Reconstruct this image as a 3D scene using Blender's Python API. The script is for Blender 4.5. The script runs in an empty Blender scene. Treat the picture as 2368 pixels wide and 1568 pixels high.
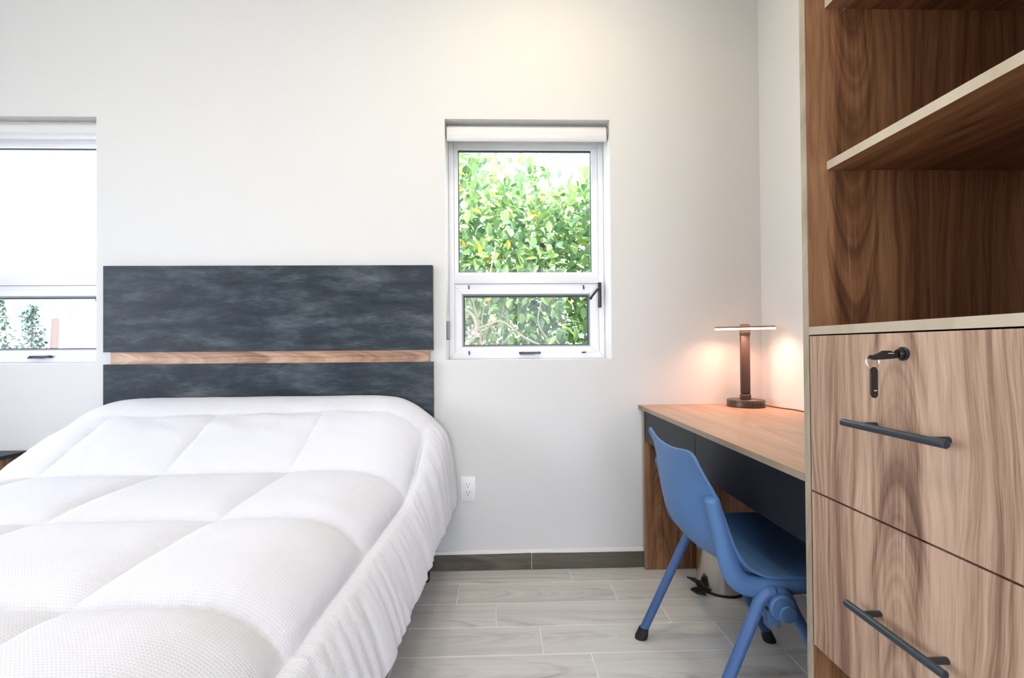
import bpy, bmesh, math, random
from mathutils import Vector, Matrix, noise

random.seed(7)
S = bpy.context.scene
C = S.collection
PI = math.pi

# ------------------------------------------------------------------ camera
F_PX, YAW, PITCH, ROLL, SHY = 1059.3, .0283, .0093, .0078, 9.8
cam = bpy.data.cameras.new('camera')
cam.sensor_fit = 'HORIZONTAL'; cam.sensor_width = 36.0
cam.lens = 36.0 * F_PX / 2368.0
cam.shift_y = SHY / 2368.0
cam.clip_start = .02; cam.clip_end = 300
co = bpy.data.objects.new('camera', cam); C.objects.link(co)
cy_, sy_ = math.cos(YAW), math.sin(YAW)
fwd = Vector((sy_ * math.cos(PITCH), cy_ * math.cos(PITCH), math.sin(PITCH)))
rgt = Vector((cy_, -sy_, 0))
upv = rgt.cross(fwd)
cr, sr = math.cos(ROLL), math.sin(ROLL)
r2 = rgt * cr - upv * sr
u2 = rgt * sr + upv * cr
co.matrix_world = Matrix(((r2.x, u2.x, -fwd.x, 0), (r2.y, u2.y, -fwd.y, 0), (r2.z, u2.z, -fwd.z, 1.03), (0, 0, 0, 1)))
S.camera = co

# ------------------------------------------------------------------ light and exposure
S.view_settings.view_transform = 'Standard'
S.view_settings.look = 'None'
S.view_settings.gamma = 1.0
S.view_settings.use_curve_mapping = False
S.view_settings.exposure = 0.50
SKY_STRENGTH = 8.0
W = bpy.data.worlds.new('world'); S.world = W; W.use_nodes = True
bg = W.node_tree.nodes['Background']
bg.inputs['Color'].default_value = (.83, .90, 1.06, 1)
bg.inputs['Strength'].default_value = SKY_STRENGTH
sun = bpy.data.lights.new('sun', 'SUN'); sun.energy = 15.0; sun.angle = .01; sun.color = (1, .96, .88)
so = bpy.data.objects.new('sun', sun); C.objects.link(so)
so.rotation_euler = Vector((.40, -.36, .84)).to_track_quat('Z', 'Y').to_euler()
so.location = (6, -6, 12)
WARM_W = 85.0          # ceiling downlight by the window
FILL_W = 115.0          # unseen ceiling downlight added as fill
LAMP_E = 1.05           # desk lamp, watts thrown down by its bar
CEIL = 2.9

# ------------------------------------------------------------------ measures of the room
D = 2.1416             # inner face of the back wall
RW = 1.2485            # right wall
LW = -3.25
FW = -2.3
WT = .22
OPEN1 = (-.2465, .5297, .9731, 2.1024)
OPEN2 = (-1.8364 - .7762, -1.8364, .9731, 2.1024)
OPEN3 = (-1.00, 1.05, .80, 2.10)       # in the left wall (y0, y1, z0, z1)
OPEN4 = (-.60, 1.10, .30, 2.30)      # added fill window in the front wall (x0, x1, z0, z1)

# ------------------------------------------------------------------ helpers
LOC = {}
def wloc(o): return LOC.get(o, Vector((0, 0, 0)))

def finish(bm, name, mat, parent=None, smooth=False, origin=None, autosmooth=None):
    bmesh.ops.recalc_face_normals(bm, faces=bm.faces[:])
    me = bpy.data.meshes.new(name)
    if parent is not None: org = wloc(parent)
    elif origin is not None: org = Vector(origin)
    else:
        xs = [v.co.x for v in bm.verts]; ys = [v.co.y for v in bm.verts]; zs = [v.co.z for v in bm.verts]
        org = Vector(((min(xs) + max(xs)) / 2, (min(ys) + max(ys)) / 2, min(zs)))
    bmesh.ops.translate(bm, verts=bm.verts[:], vec=-org)
    bm.to_mesh(me); bm.free()
    o = bpy.data.objects.new(name, me); C.objects.link(o)
    if mat: me.materials.append(mat)
    if parent is not None: o.parent = parent; LOC[o] = org
    else: o.location = org; LOC[o] = org
    if smooth:
        for p in me.polygons: p.use_smooth = True
        try: me.set_sharp_from_angle(angle=math.radians(autosmooth or 40))
        except Exception: pass
    return o

def empty(name, loc, label=None, cat=None, group=None, kind=None):
    o = bpy.data.objects.new(name, None); C.objects.link(o)
    o.empty_display_size = .05; o.location = loc; LOC[o] = Vector(loc)
    return tag(o, label, cat, group, kind)

def tag(o, label=None, cat=None, group=None, kind=None):
    if label: o['label'] = label
    if cat: o['category'] = cat
    if group: o['group'] = group
    if kind: o['kind'] = kind
    return o

def lab(o, s): o['label'] = s; return o

def box(bm, x0, x1, y0, y1, z0, z1, bev=0, seg=2):
    r = bmesh.ops.create_cube(bm, size=1)
    vs = r['verts']
    for v in vs:
        v.co = Vector(((x0 + x1) / 2 + v.co.x * (x1 - x0), (y0 + y1) / 2 + v.co.y * (y1 - y0), (z0 + z1) / 2 + v.co.z * (z1 - z0)))
    if bev > 0:
        es = list({e for v in vs for e in v.link_edges})
        bmesh.ops.bevel(bm, geom=es, offset=bev, segments=seg, profile=.5, affect='EDGES')
    return vs

def boxobj(name, b, mat, parent=None, bev=0, seg=2, smooth=False):
    bm = bmesh.new(); box(bm, *b, bev=bev, seg=seg)
    return finish(bm, name, mat, parent, smooth=smooth or bev > 0)

def tube(bm, pts, r, seg=12, cap=True, up=None, rx=None):
    """sweep a circle (or an ellipse r x rx) along pts; r may be a list"""
    pts = [Vector(p) for p in pts]; n = len(pts)
    rs = r if isinstance(r, (list, tuple)) else [r] * n
    rxs = rx if isinstance(rx, (list, tuple)) else ([rx] * n if rx else rs)
    rings = []; prev = None
    for i, p in enumerate(pts):
        t = (pts[min(i + 1, n - 1)] - pts[max(i - 1, 0)]).normalized()
        if prev is None:
            a = Vector(up) if up else (Vector((0, 0, 1)) if abs(t.z) < .9 else Vector((1, 0, 0)))
        else: a = prev
        a = (a - t * a.dot(t)).normalized(); prev = a
        b = t.cross(a)
        rings.append([bm.verts.new(p + a * math.cos(2 * PI * k / seg) * rs[i] + b * math.sin(2 * PI * k / seg) * rxs[i]) for k in range(seg)])
    for i in range(n - 1):
        for k in range(seg):
            bm.faces.new((rings[i][k], rings[i][(k + 1) % seg], rings[i + 1][(k + 1) % seg], rings[i + 1][k]))
    if cap:
        bm.faces.new(rings[0]); bm.faces.new(rings[-1])
    return rings

def lathe(bm, prof, c, axis='Z', seg=32):
    """prof: (radius, height) list; closed at r=0 ends"""
    c = Vector(c); rings = []
    def P(r, h, a):
        x, y = r * math.cos(a), r * math.sin(a)
        if axis == 'Z': return c + Vector((x, y, h))
        if axis == 'Y': return c + Vector((x, h, y))
        return c + Vector((h, x, y))
    for r, h in prof:
        if r < 1e-6: rings.append([bm.verts.new(P(0, h, 0))])
        else: rings.append([bm.verts.new(P(r, h, 2 * PI * k / seg)) for k in range(seg)])
    for a, b in zip(rings, rings[1:]):
        for k in range(seg):
            k2 = (k + 1) % seg
            if len(a) == 1 and len(b) == 1: continue
            if len(a) == 1: bm.faces.new((a[0], b[k], b[k2]))
            elif len(b) == 1: bm.faces.new((a[k], b[0], a[k2]))
            else: bm.faces.new((a[k], a[k2], b[k2], b[k]))

def prism(bm, pts2, axis, a, b):
    """polygon pts2 in the plane across axis, extruded from a to b"""
    def P(u, v, w):
        return Vector((w, u, v)) if axis == 'X' else (Vector((u, w, v)) if axis == 'Y' else Vector((u, v, w)))
    A = [bm.verts.new(P(u, v, a)) for u, v in pts2]; B = [bm.verts.new(P(u, v, b)) for u, v in pts2]
    bm.faces.new(A); bm.faces.new(B)
    n = len(A)
    for i in range(n): bm.faces.new((A[i], A[(i + 1) % n], B[(i + 1) % n], B[i]))

def catmull(pts, n):
    pts = [Vector(p) for p in pts]
    P = [pts[0] * 2 - pts[1]] + pts + [pts[-1] * 2 - pts[-2]]
    out = []
    for i in range(1, len(P) - 2):
        for k in range(n):
            t = k / n; a, b, c, d = P[i - 1], P[i], P[i + 1], P[i + 2]
            out.append(.5 * ((2 * b) + (c - a) * t + (2 * a - 5 * b + 4 * c - d) * t * t + (3 * b - a - 3 * c + d) * t ** 3))
    out.append(pts[-1]); return out

def smooth(a, b, x):
    t = max(0, min(1, (x - a) / (b - a))); return t * t * (3 - 2 * t)

# ------------------------------------------------------------------ materials
def mat(name, col, rough=.5, metal=0, spec=.5, coat=0):
    m = bpy.data.materials.new(name); m.use_nodes = True
    b = m.node_tree.nodes['Principled BSDF']
    b.inputs['Base Color'].default_value = (*col, 1); b.inputs['Roughness'].default_value = rough
    b.inputs['Metallic'].default_value = metal
    b.inputs['Specular IOR Level'].default_value = spec
    b.inputs['Coat Weight'].default_value = coat
    return m

class NT:
    def __init__(s, m): s.m = m; s.t = m.node_tree; s.b = s.t.nodes['Principled BSDF']
    def n(s, kind, **kw):
        x = s.t.nodes.new(kind)
        for k, v in kw.items(): setattr(x, k, v)
        return x
    def link(s, a, b): s.t.links.new(a, b)
    def math(s, op, a, b=None, c=None):
        x = s.n('ShaderNodeMath', operation=op)
        for i, v in enumerate((a, b, c)):
            if v is None: continue
            if isinstance(v, (int, float)): x.inputs[i].default_value = v
            else: s.link(v, x.inputs[i])
        return x.outputs[0]
    def xyz(s, a, b, c=0):
        x = s.n('ShaderNodeCombineXYZ')
        for i, v in enumerate((a, b, c)):
            if isinstance(v, (int, float)): x.inputs[i].default_value = v
            else: s.link(v, x.inputs[i])
        return x.outputs[0]
    def noise(s, vec, scale=1, detail=2, rough=.5, dim='3D', w=None, dist=0):
        x = s.n('ShaderNodeTexNoise', noise_dimensions=dim)
        x.inputs['Scale'].default_value = scale; x.inputs['Detail'].default_value = detail
        x.inputs['Roughness'].default_value = rough; x.inputs['Distortion'].default_value = dist
        if vec is not None: s.link(vec, x.inputs['Vector'])
        if w is not None: s.link(w, x.inputs['W'])
        return x.outputs[0]
    def ramp(s, fac, stops):
        x = s.n('ShaderNodeValToRGB'); cr = x.color_ramp
        while len(cr.elements) < len(stops): cr.elements.new(.5)
        for e, (p, c) in zip(cr.elements, stops): e.position = p; e.color = (*c, 1)
        s.link(fac, x.inputs[0]); return x.outputs[0]
    def bump(s, h, strength=.3, dist=.01):
        x = s.n('ShaderNodeBump'); x.inputs['Strength'].default_value = strength; x.inputs['Distance'].default_value = dist
        s.link(h, x.inputs['Height']); s.link(x.outputs[0], s.b.inputs['Normal'])

AX = {'X': 0, 'Y': 1, 'Z': 2}
def wood(name, along, across, u0=0.0, v0=0.0, spacing=.36, stops=None, rough=.42, flip=1, rand=False, gloss=.5):
    m = mat(name, (.4, .25, .15), rough, spec=gloss); t = NT(m)
    tc = t.n('ShaderNodeTexCoord'); sp = t.n('ShaderNodeSeparateXYZ'); t.link(tc.outputs['Object'], sp.inputs[0])
    u = sp.outputs[AX[across]]
    u = t.math('SUBTRACT', u, u0); v = t.math('SUBTRACT', sp.outputs[AX[along]], v0)
    if rand:
        oi = t.n('ShaderNodeObjectInfo')
        v = t.math('ADD', v, t.math('MULTIPLY', oi.outputs['Random'], 37.0))
        u = t.math('ADD', u, t.math('MULTIPLY', oi.outputs['Random'], 11.0))
    n1 = t.noise(t.xyz(t.math('MULTIPLY', u, 2.6), t.math('MULTIPLY', v, 1.1), 3.3), 1, 1)
    n1b = t.noise(t.xyz(t.math('MULTIPLY', u, 12), t.math('MULTIPLY', v, 3.5), 9.1), 1, 2)
    uu = t.math('ADD', u, t.math('MULTIPLY', t.math('SUBTRACT', n1, .5), .10))
    uu = t.math('ADD', uu, t.math('MULTIPLY', t.math('SUBTRACT', n1b, .5), .030))
    pp = t.math('PINGPONG', uu, spacing / 2)
    ph = t.math('ADD', t.math('MULTIPLY', v, flip), t.math('MULTIPLY', t.math('MULTIPLY', pp, pp), 75))
    mr = t.n('ShaderNodeMapRange', interpolation_type='SMOOTHSTEP')
    t.link(pp, mr.inputs['Value']); mr.inputs['From Min'].default_value = .022; mr.inputs['From Max'].default_value = .065
    mr.inputs['To Min'].default_value = 1; mr.inputs['To Max'].default_value = .25
    ring = t.math('SUBTRACT', t.noise(None, 5.5, 2, .6, '1D', w=ph), .5)
    ring2 = t.math('MULTIPLY', t.math('SUBTRACT', t.noise(None, 30, 1, .6, '1D', w=ph), .5), .26)
    ring = t.math('MULTIPLY', t.math('ADD', ring, ring2), mr.outputs[0])
    sv = t.math('MULTIPLY', v, .30)
    stripe = t.noise(t.xyz(t.math('MULTIPLY', uu, 9), sv, 1.7), 1, 2, .6)
    stripe2 = t.noise(t.xyz(t.math('MULTIPLY', uu, 60), t.math('MULTIPLY', v, .7), 4.7), 1, 2, .6)
    fib = t.noise(t.xyz(t.math('MULTIPLY', uu, 420), t.math('MULTIPLY', v, 9), 0), 1, 2, .6)
    val = t.math('ADD', t.math('MULTIPLY', ring, .62), .5)
    for q, wgt in ((stripe, .55), (stripe2, .45), (fib, .30)):
        val = t.math('ADD', val, t.math('MULTIPLY', t.math('SUBTRACT', q, .5), wgt))
    colr = t.ramp(val, stops or [(.24, (.040, .015, .007)), (.37, (.115, .047, .020)), (.50, (.235, .106, .046)), (.64, (.36, .185, .090))])
    t.link(colr, t.b.inputs['Base Color'])
    t.bump(fib, .08, .002)
    return m

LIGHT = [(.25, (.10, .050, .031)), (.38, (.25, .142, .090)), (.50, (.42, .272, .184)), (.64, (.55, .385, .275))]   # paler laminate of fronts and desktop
M = {}
# painted plaster
m = mat('wall_paint', (.69, .683, .660), .75, spec=.25); t = NT(m)
tc = t.n('ShaderNodeTexCoord'); h = t.noise(tc.outputs['Object'], 60, 4, .6)
t.bump(h, .06, .004); M['wall'] = m
M['ceil'] = mat('ceiling_paint', (.86, .86, .85), .8, spec=.2)
M['white_trim'] = mat('white_trim_paint', (.84, .82, .79), .5)
M['alu'] = mat('white_aluminium', (.80, .80, .83), .35)
M['seam'] = mat('grey_joint', (.30, .31, .34), .6)
M['gasket'] = mat('dark_gasket', (.03, .045, .05), .5)
M['black'] = mat('black_metal', (.018, .02, .023), .35)
M['blackrubber'] = mat('black_rubber', (.012, .012, .013), .6)
M['outletw'] = mat('outlet_white', (.80, .80, .80), .35)
M['slot'] = mat('slot_dark', (.02, .02, .02), .6)
M['blind'] = mat('blind_fabric', (.72, .71, .71), .7)
M['blindbar'] = mat('blind_bar', (.66, .66, .67), .4)
M['greyplastic'] = mat('grey_plastic', (.22, .23, .24), .4)
M['chain'] = mat('steel_chain', (.6, .6, .6), .3, metal=.8)
M['grout'] = mat('grout', (.80, .78, .74), .8)
M['edge'] = wood('edge_band_oak', 'Y', 'X', 0, stops=[(.30, (.36, .29, .20)), (.5, (.50, .42, .31)), (.7, (.60, .52, .40))])
M['edgez'] = wood('edge_band_oak_upright', 'Z', 'Y', 0, stops=[(.30, (.22, .175, .115)), (.5, (.31, .255, .18)), (.7, (.40, .34, .25))], gloss=.4)
M['deskedge'] = wood('edge_band_grey_oak', 'Y', 'X', 0, stops=[(.30, (.20, .145, .095)), (.5, (.29, .22, .155)), (.7, (.37, .295, .22))], gloss=.4)
M['apron'] = mat('black_laminate', (.009, .010, .014), .42, spec=.35)
M['dark'] = mat('dark_interior', (.02, .02, .02), .8)

# slate laminate of the headboard
m = mat('slate_laminate', (.05, .06, .07), .5, spec=.3); t = NT(m)
tc = t.n('ShaderNodeTexCoord'); sp = t.n('ShaderNodeSeparateXYZ'); t.link(tc.outputs['Object'], sp.inputs[0])
x, z = sp.outputs[0], sp.outputs[2]
warp = t.noise(t.xyz(t.math('MULTIPLY', x, 3), t.math('MULTIPLY', z, 8), 0), 1, 3)
a = t.noise(t.xyz(t.math('MULTIPLY', x, 3.6), t.math('ADD', t.math('MULTIPLY', z, 13), t.math('MULTIPLY', warp, .9)), 2), 1, 6, .66)
b2 = t.noise(t.xyz(t.math('MULTIPLY', x, 26), t.math('MULTIPLY', z, 190), 5), 1, 3, .6)
val = t.math('ADD', t.math('MULTIPLY', a, .85), t.math('MULTIPLY', b2, .18))
t.link(t.ramp(val, [(.36, (.009, .014, .020)), (.50, (.022, .031, .041)), (.59, (.050, .062, .073)), (.72, (.110, .126, .137))]), t.b.inputs['Base Color'])
t.bump(b2, .06, .002)
M['slate'] = m

# wood look floor tile
m = wood('floor_tile_oak', 'X', 'Y', 0, spacing=.22, rough=.38, rand=True, gloss=.35,
         stops=[(.16, (.34, .32, .285)), (.34, (.53, .505, .47)), (.52, (.65, .625, .585)), (.75, (.70, .675, .64))])
M['plank'] = m
M['skirt'] = wood('skirting_tile', 'X', 'Z', 0, spacing=.2, rand=True, rough=.5,
                  stops=[(.25, (.050, .043, .031)), (.5, (.095, .083, .062)), (.75, (.15, .133, .105))])

# comforter cloth: fine dobby dots in the weave (mesh uv, metres)
m = mat('comforter_cloth', (.70, .70, .735), .85, spec=.15); t = NT(m)
uv = t.n('ShaderNodeUVMap'); uv.uv_map = 'UVMap'
sp = t.n('ShaderNodeSeparateXYZ'); t.link(uv.outputs[0], sp.inputs[0])
nn = t.noise(uv.outputs[0], 14, 2)
k = 2 * PI / .0115
uu = t.math('ADD', t.math('MULTIPLY', sp.outputs[0], k), t.math('MULTIPLY', nn, 2.0))
vv = t.math('ADD', t.math('MULTIPLY', sp.outputs[1], k), t.math('MULTIPLY', nn, 2.0))
dots = t.math('MULTIPLY', t.math('SINE', uu), t.math('SINE', vv))
dots = t.math('MULTIPLY', dots, dots)
wr = t.noise(uv.outputs[0], 45, 4, .6)
t.bump(t.math('ADD', dots, t.math('MULTIPLY', wr, .8)), .36, .0018)
b = t.b; b.inputs['Sheen Weight'].default_value = .15
M['comforter'] = m
M['mattress'] = mat('mattress_ticking', (.7, .7, .72), .9)

# chair plastic
m = mat('blue_plastic', (.072, .155, .315), .48, spec=.35); t = NT(m)
tc = t.n('ShaderNodeTexCoord'); t.bump(t.noise(tc.outputs['Object'], 900, 1), .06, .001)
M['blue'] = m
M['bluemetal'] = mat('blue_lacquered_tube', (.06, .125, .29), .42, spec=.4)

M['steel'] = mat('brushed_steel', (.62, .60, .56), .22, metal=1)
M['ring'] = mat('key_ring_steel', (.75, .75, .75), .2, metal=1)
M['keyblack'] = mat('black_key_plastic', (.010, .010, .011), .25)
M['markwhite'] = mat('white_mark', (.8, .8, .8), .5)
M['lampbody'] = mat('bronze_brown_plastic', (.060, .040, .034), .35)
M['lamphead'] = mat('lamp_head_plastic', (.30, .17, .12), .35)
M['cord'] = mat('brown_cord', (.07, .03, .02), .5)

def emit(name, col, st):
    m = bpy.data.materials.new(name); m.use_nodes = True; nt = m.node_tree
    nt.nodes.clear(); o = nt.nodes.new('ShaderNodeOutputMaterial'); e = nt.nodes.new('ShaderNodeEmission')
    e.inputs[0].default_value = (*col, 1); e.inputs[1].default_value = st
    nt.links.new(e.outputs[0], o.inputs[0]); return m
M['strip'] = emit('lamp_strip_glow', (1, .60, .40), 7.0)
M['down'] = emit('downlight_glow', (1, .84, .54), WARM_W)

M['fill_glow'] = emit('fill_downlight_glow', (1.0, .90, .74), FILL_W)

# window glass
m = bpy.data.materials.new('window_glass'); m.use_nodes = True; nt = m.node_tree; nt.nodes.clear()
o = nt.nodes.new('ShaderNodeOutputMaterial'); mx = nt.nodes.new('ShaderNodeMixShader')
tr = nt.nodes.new('ShaderNodeBsdfTransparent'); gl = nt.nodes.new('ShaderNodeBsdfGlossy'); lw_ = nt.nodes.new('ShaderNodeLayerWeight')
pw = nt.nodes.new('ShaderNodeMath'); pw.operation = 'POWER'; pw.inputs[1].default_value = 5
fr = nt.nodes.new('ShaderNodeMath'); fr.operation = 'MULTIPLY_ADD'; fr.inputs[1].default_value = .9; fr.inputs[2].default_value = .012
lw_.inputs[0].default_value = .5; nt.links.new(lw_.outputs['Facing'], pw.inputs[0]); nt.links.new(pw.outputs[0], fr.inputs[0])
tr.inputs[0].default_value = (.97, .97, .97, 1); gl.inputs['Roughness'].default_value = .02
nt.links.new(fr.outputs[0], mx.inputs[0]); nt.links.new(tr.outputs[0], mx.inputs[1]); nt.links.new(gl.outputs[0], mx.inputs[2])
nt.links.new(mx.outputs[0], o.inputs[0]); M['glass'] = m

def leafmat(name, col, tcol):
    m = bpy.data.materials.new(name); m.use_nodes = True; nt = m.node_tree
    b = nt.nodes['Principled BSDF']; o = nt.nodes['Material Output']
    b.inputs['Base Color'].default_value = (*col, 1); b.inputs['Roughness'].default_value = .35
    tl = nt.nodes.new('ShaderNodeBsdfTranslucent'); tl.inputs[0].default_value = (*tcol, 1)
    mx = nt.nodes.new('ShaderNodeMixShader'); mx.inputs[0].default_value = .4
    nt.links.new(b.outputs[0], mx.inputs[1]); nt.links.new(tl.outputs[0], mx.inputs[2]); nt.links.new(mx.outputs[0], o.inputs[0])
    return m
LEAF = [leafmat('leaf_green', (.15, .25, .10), (.27, .45, .15)), leafmat('leaf_deep_green', (.10, .18, .11), (.17, .30, .14)),
        leafmat('leaf_light_green', (.26, .38, .15), (.40, .56, .22)), leafmat('leaf_yellow', (.55, .40, .06), (.70, .50, .08))]
M['twig'] = mat('dry_twig', (.32, .25, .19), .8)
M['bark'] = mat('bark', (.07, .05, .045), .9)
M['fartree'] = mat('distant_leaves', (.035, .065, .05), .6)
M['stucco'] = mat('white_stucco', (.80, .80, .78), .9)
M['housepane'] = mat('house_window_glass', (.05, .08, .09), .15)
M['ground'] = mat('pale_concrete_ground', (.50, .49, .46), .9)

# ------------------------------------------------------------------ the room
def wall_with_holes(name, axis, a0, a1, z0, z1, t0, t1, holes, material):
    """wall across axis; a = horizontal coordinate, t = thickness coordinate"""
    bm = bmesh.new()
    us = sorted({a0, a1} | {h[0] for h in holes} | {h[1] for h in holes})
    zs = sorted({z0, z1} | {h[2] for h in holes} | {h[3] for h in holes})
    V = {}
    def vert(u, z, t):
        k = (u, z, t)
        if k not in V: V[k] = bm.verts.new((u, t, z) if axis == 'Y' else (t, u, z))
        return V[k]
    def solid(i, j):
        if i < 0 or j < 0 or i >= len(us) - 1 or j >= len(zs) - 1: return False
        cu, cz = (us[i] + us[i + 1]) / 2, (zs[j] + zs[j + 1]) / 2
        return not any(h[0] < cu < h[1] and h[2] < cz < h[3] for h in holes)
    for i in range(len(us) - 1):
        for j in range(len(zs) - 1):
            if not solid(i, j): continue
            A, B, Z0, Z1 = us[i], us[i + 1], zs[j], zs[j + 1]
            for t in (t0, t1): bm.faces.new((vert(A, Z0, t), vert(B, Z0, t), vert(B, Z1, t), vert(A, Z1, t)))
            for (di, dj, p, q) in ((-1, 0, (A, Z0), (A, Z1)), (1, 0, (B, Z0), (B, Z1)), (0, -1, (A, Z0), (B, Z0)), (0, 1, (A, Z1), (B, Z1))):
                if not solid(i + di, j + dj):
                    bm.faces.new((vert(*p, t0), vert(*q, t0), vert(*q, t1), vert(*p, t1)))
    return tag(finish(bm, name, material), kind='structure')

wb = wall_with_holes('wall_back', 'Y', LW - WT, RW + WT, -.12, CEIL, D, D + WT, [OPEN1, OPEN2], M['wall'])
lab(wb, 'off-white painted wall behind the bed with two window openings')
wr_ = wall_with_holes('wall_right', 'X', FW, D, -.12, CEIL, RW, RW + WT, [], M['wall'])
lab(wr_, 'off-white painted wall behind the desk and the cabinet')
wl = wall_with_holes('wall_left', 'X', FW, D, -.12, CEIL, LW - WT, LW, [OPEN3], M['wall'])
lab(wl, 'off-white painted wall with a wide window, left of the bed')
wf = wall_with_holes('wall_front', 'Y', LW - WT, RW + WT, -.12, CEIL, FW - WT, FW, [OPEN4], M['wall'])
lab(wf, 'off-white painted wall opposite the bed')
ce = tag(boxobj('ceiling', (LW - WT, RW + WT, FW - WT - 1.3, D + WT, CEIL, CEIL + .2), M['ceil']), 'flat white painted ceiling of the bedroom with an added eave against the sun', kind='structure')  # slab runs on past the front wall as an added, unseen sun-blocking eave

# floor: grout bed with each tile on it
fl = tag(boxobj('floor', (LW, RW, FW, D, -.06, -.0010), M['grout']), 'grey oak-look tile floor laid in staggered rows', kind='structure')
PL, PW, G = .6540, .1566, .0036
rows = []
y1 = D - .004; yb = 2.0122
k = 0
bounds = [(2.0122 + G / 2, D - .006)]
y = 2.0122
while y > FW + .02:
    bounds.append((max(FW + .004, y - PW + G / 2), y - G / 2)); y -= PW
for i, (ya, yb_) in enumerate(bounds):
    ph = (.3015 - .1600) + .1600 * i - .16          # joint of this row
    ph = -.1785 + .1600 * (i - 1)
    j0 = math.floor((LW - ph) / PL)
    x = ph + j0 * PL
    while x < RW:
        xa, xb = max(LW + .004, x + G / 2), min(RW - .004, x + PL - G / 2)
        if xb - xa > .03 and yb_ - ya > .02:
            bm = bmesh.new(); box(bm, xa, xb, ya, yb_, -.008, 0.0)
            top = [e for e in bm.edges if all(v.co.z > -.001 for v in e.verts)]
            bmesh.ops.bevel(bm, geom=top, offset=.0012, segments=1, affect='EDGES')
            finish(bm, 'floor_tile', M['plank'], fl)
        x += PL

# skirting along the back wall: a tile strip and the painted bead over it
sk = tag(boxobj('baseboard_back', (LW + .01, RW - .012, D - .006, D, 0, .0735), M['grout']), 'dark grey-brown tile skirting along the back wall', kind='structure')
x = .1446 - .60 * 6
while x < RW - .02:
    xa, xb = max(LW + .012, x + .001), min(RW - .014, x + .598)
    if xb > xa: boxobj('skirting_tile', (xa, xb, D - .0125, D - .004, .001, .0735), M['skirt'], sk, bev=.0012, seg=1)
    x += .60
bm = bmesh.new()
n = 160; vs = []
for i in range(n + 1):
    xx = LW + .02 + (RW - .03 - LW) * i / n
    zz = .0735 + .003 * noise.noise((xx * 3.0, 1.2, 0)) ; zt = .0900 + .0006 * noise.noise((xx * 5, 7.7, 0))
    vs.append([bm.verts.new((xx, D - .001, zz)), bm.verts.new((xx, D - .009, zz)), bm.verts.new((xx, D - .009, zt - .002)), bm.verts.new((xx, D - .001, zt))])
for a_, b_ in zip(vs, vs[1:]):
    for q in range(4): bm.faces.new((a_[q], a_[(q + 1) % 4], b_[(q + 1) % 4], b_[q]))
tag(finish(bm, 'trim_1', M['white_trim']), 'thin cream painted bead above the tile skirting', kind='structure')
tag(boxobj('baseboard_right', (RW - .0125, RW, FW + .02, .195, 0, .0735), M['skirt'], bev=.001, seg=1), 'dark tile skirting along the right wall', kind='structure')
tag(boxobj('baseboard_left', (LW, LW + .0125, FW + .02, D - .02, 0, .0735), M['skirt'], bev=.001, seg=1), 'dark tile skirting along the left wall', kind='structure')

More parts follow.
